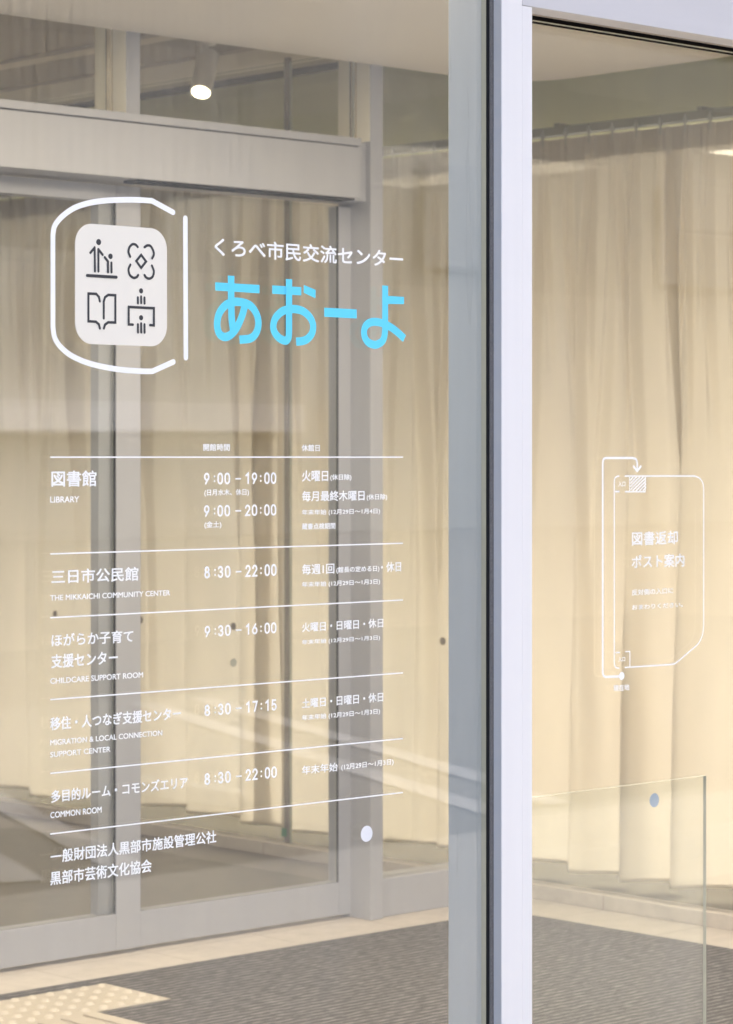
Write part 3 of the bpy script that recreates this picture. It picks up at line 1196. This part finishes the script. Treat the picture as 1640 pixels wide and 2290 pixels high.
KJ = '年末年始 (12月29日〜1月3日)'
ROWS = [
    # column heads
    [('開館時間', 454.6, 1008.3, 514, 992.3, .021), ('休館日', 674.8, 1009.3, 715.4, 993.9, .021)],
    [('図書館', 114.9, 1088.8, 215.8, 1052, .018), ('LIBRARY', 112.3, 1124.2, 177, 1109.5, .018),
     ('9:00-19:00', 456.2, 1083.8, 616.3, 1056.1, 'h'), ('(日月水木、休日)', 457.1, 1110.9, 556.9, 1093, .021),
     ('9:00-20:00', 456.2, 1156.1, 616.3, 1127.2, 'h'), ('(金土)', 457.1, 1182.9, 495.3, 1165, .021),
     ('火曜日', 675.4, 1077, 734.2, 1051.7, .018), ('(休日除)', 738.8, 1075.8, 786.2, 1060, .021),
     ('毎月最終木曜日', 675.4, 1121.6, 815.5, 1096.4, .018), ('(休日除)', 820.4, 1120.1, 866.3, 1104, .021),
     ('年末年始 (12月29日〜1月4日)', 675.4, 1154, 850.3, 1136.4, .021), ('蔵書点検期間', 675.4, 1184.8, 750.2, 1168.7, .021)],
    [('三日市公民館', 114.9, 1306.5, 309.6, 1267.2, .018), ('THE MIKKAICHI COMMUNITY CENTER', 112.3, 1343.8, 380.5, 1319.5, .018),
     ('8:30-22:00', 456.8, 1294.1, 616.3, 1260.8, 'h'), ('毎週1回', 675.4, 1285.7, 748, 1259.3, .018),
     ('(館長の定める日)', 752.4, 1283.3, 848.7, 1264.2, .021), ('・休日', 852.5, 1280.2, 897.4, 1255.6, .018),
     (KJ, 675.4, 1315.6, 850.3, 1294, .021)],
    [('ほがらか子育て', 115.2, 1447.1, 298.2, 1407.9, .018), ('支援センター', 114.4, 1495.2, 263.8, 1454.5, .018),
     ('CHILDCARE SUPPORT ROOM', 112.3, 1530.1, 320.2, 1502.6, .018), ('9:30-16:00', 457.7, 1425.5, 616.3, 1391, 'h'),
     ('火曜日・日曜日・休日', 675.4, 1414.1, 857.4, 1382.4, .018), (KJ, 675.4, 1443.7, 850.3, 1420, .021)],
    [('移住・人つなぎ支援センター', 112.3, 1634.1, 404.8, 1581, .020), ('MIGRATION & LOCAL CONNECTION', 112.3, 1667.7, 363, 1632.8, .018),
     ('SUPPORT CENTER', 112.3, 1694.4, 247.2, 1669.3, .018), ('8:30-17:15', 457.1, 1602.3, 616.9, 1563.2, 'h'),
     ('土曜日・日曜日・休日', 675.4, 1584.7, 857.4, 1547.8, .018), (KJ, 675.4, 1614, 850.3, 1584.1, .021)],
    [('多目的ルーム・コモンズエリア', 114.4, 1796, 419.9, 1735.9, .018), ('COMMON ROOM', 112.3, 1830.6, 227.3, 1803.9, .018),
     ('8:30-22:00', 457.1, 1756.5, 616.9, 1713.1, 'h'), ('年末年始', 675.4, 1733.4, 755.4, 1704.8, .018),
     ('(12月29日〜1月3日)', 763.4, 1724.8, 880.5, 1697.1, .021)],
    [('一般財団法人黒部市施設管理公社', 113, 1932, 483.9, 1856.3, .018), ('黒部市芸術文化協会', 112.3, 1981.4, 339.2, 1920.5, .018)],
]
for row in ROWS:
    for body, xl, yb, xr_, yt, bold in row:
        f = Flat(YV)
        if bold == 'h':
            hours(f, body, xl, yb, xr_, yt)
        else:
            write(f, body, xl, yb, xr_, yt, bold)
        f.build('lettering', M['vinyl'], fg)
f = Flat(YV)
f.disc(onY(820.4, 1864.9, YV), 18 * depth(820, YV) / F, 40)
f.build('dot_sticker', M['dot_white'], fg)

# ------------------------------------------------------------------ right-hand door glass with the route map
YD = YG + .080
dg_ = thing('glass_door', 'front glass door pane with thin white outline route map', 'glass door', (4.1, YD, 0))
glass_panel('glass', M['door_glass'], xj2 - .004, 6.94, YD, YD + .010, .02, ZHD + .0038, dg_)
YM = YD - .0006


def Q(x, y):
    return onY(1200 + x * .27094, 980 + y * .27094, YM)


UQ = .27094 * depth(1420, YM) / F
f = Flat(YM)


def line(*pts, w=13, sm=False, cap='flat'):
    q = [Q(*p) for p in pts]
    f.stroke(smooth(q, 5) if sm else q, w * UQ, cap=cap)
    f.next()


f.stroke([Vector(Q(700, 1966)), Vector(Q(580, 1971))] + smooth([Q(575, 1971), Q(556, 1962), Q(548, 1935)], 5)
         + smooth([Q(548, 200), Q(555, 172), Q(575, 163)], 5) + smooth([Q(790, 163), Q(822, 172), Q(832, 205)], 5)
         + [Vector(Q(832, 262))], 19 * UQ, cap='flat')
f.build('route_arrow', M['vinyl'], dg_)
f = Flat(YM - .0001)
f.disc(Q(705, 1963), 33 * UQ)
f.stroke([Q(803, 232), Q(832, 272), Q(862, 232)], 19 * UQ)
f.build('route_end', M['vinyl'], dg_)
f = Flat(YM)
f.stroke(smooth([Q(685, 312), Q(668, 315), Q(650, 328), Q(643, 360)], 5) + smooth([Q(643, 1850), Q(648, 1880), Q(662, 1895), Q(685, 1899)], 5), 12 * UQ, cap='flat')
f.next()
f.stroke([Vector(Q(728, 312)), Vector(Q(1300, 312))] + smooth([Q(1305, 312), Q(1345, 328), Q(1372, 365), Q(1381, 415)], 5)
         + smooth([Q(1381, 1550), Q(1370, 1625), Q(1340, 1690), Q(1310, 1722)], 5)
         + smooth([Q(1165, 1845), Q(1140, 1862), Q(1105, 1869)], 5) + [Vector(Q(728, 1893))], 12 * UQ, cap='flat')
f.next()
line((649, 440), (685, 440), w=14)
line((728, 441), (895, 442), (896, 320), w=12)
line((766, 319), (766, 434), w=9)
line((649, 1770), (685, 1768), w=12)
line((728, 1762), (766, 1760), (766, 1885), w=10)
for k in range(9):
    c = k * 27 - 92
    a = (768 + max(0, c), 435 - max(0, -c) * .95)
    b2 = (768 + min(125, c + 117), 318 + max(0, c + 117 - 125) * .95)
    if c + 117 > 4 and a[0] < 890:
        line(a, b2, w=12)
f.build('floor_plan', M['vinyl'], dg_)
for body, x0, y0, x1, y1, bold in (('入口', 676, 400, 735, 355, .02), ('入口', 676, 1847, 733, 1803, .02),
                                   ('図書返却', 790, 888, 1168, 762, .015), ('ポスト案内', 787, 1078, 1222, 950, .015),
                                   ('反対側の入口に', 788, 1300, 1130, 1232, .02), ('おまわりください。', 790, 1418, 1210, 1352, .02),
                                   ('現在地', 637, 2092, 768, 2028, .02)):
    f = Flat(YM)
    write(f, body, 1200 + x0 * .27094, 980 + y0 * .27094, 1200 + x1 * .27094, 980 + y1 * .27094, bold)
    f.build('lettering', M['vinyl'], dg_)

# ------------------------------------------------------------------ low glass guard behind the door
YK = YG + .15
gx0 = onY(1090, 0, YK)[0]
gx1, gz = onY(1580, 1735, YK)
gd = thing('guard_screen', 'low clear glass guard screen with one pale blue dot', 'glass screen', (gx1, YK, 0))
glass_panel('glass', M['guard_glass'], gx0, gx1, YK, YK + .008, .01, gz, gd)
MB().box(gx0, gx1 - .002, YK - .008, YK + .018, .001, .0098).build('floor_channel', M['lilac_alu'], gd)
x, z = onY(1463.2, 1789.8, YK)
MB().tube((x, YK - .0012, z), (x, YK - .0002, z), .0140, n=40).build('dot_sticker', M['dot_blue'], gd)

# ------------------------------------------------------------------ across the street (mirrored in the glass)
bd = thing('street_building', 'long pale ribbed building across the street, mirrored in the glass', 'building', (25, -30, 0))
wb = MB()
wb.box(-10, 80, -42, -30, 0, 18)
for i in range(168):
    wb.box(-10 + i * .25, -10 + i * .25 + .07, -30, -29.988, 2.5, 17)
wb.build('wall', M['facade'], bd)
MB().box(12, 32.5, -29.999, -29.4, 1.85, 2.35).build('fascia', M['white_alu'], bd)
for i in range(6):
    MB().box(36 + i * 7, 39 + i * 7, -29.98, -29.90, 5.0, 7.0).build('window', M['pane_dark'], bd)
MB().box(-10, 80, -30.05, -29.6, 17.9, 18.6).build('roof', M['facade_dark'], bd)
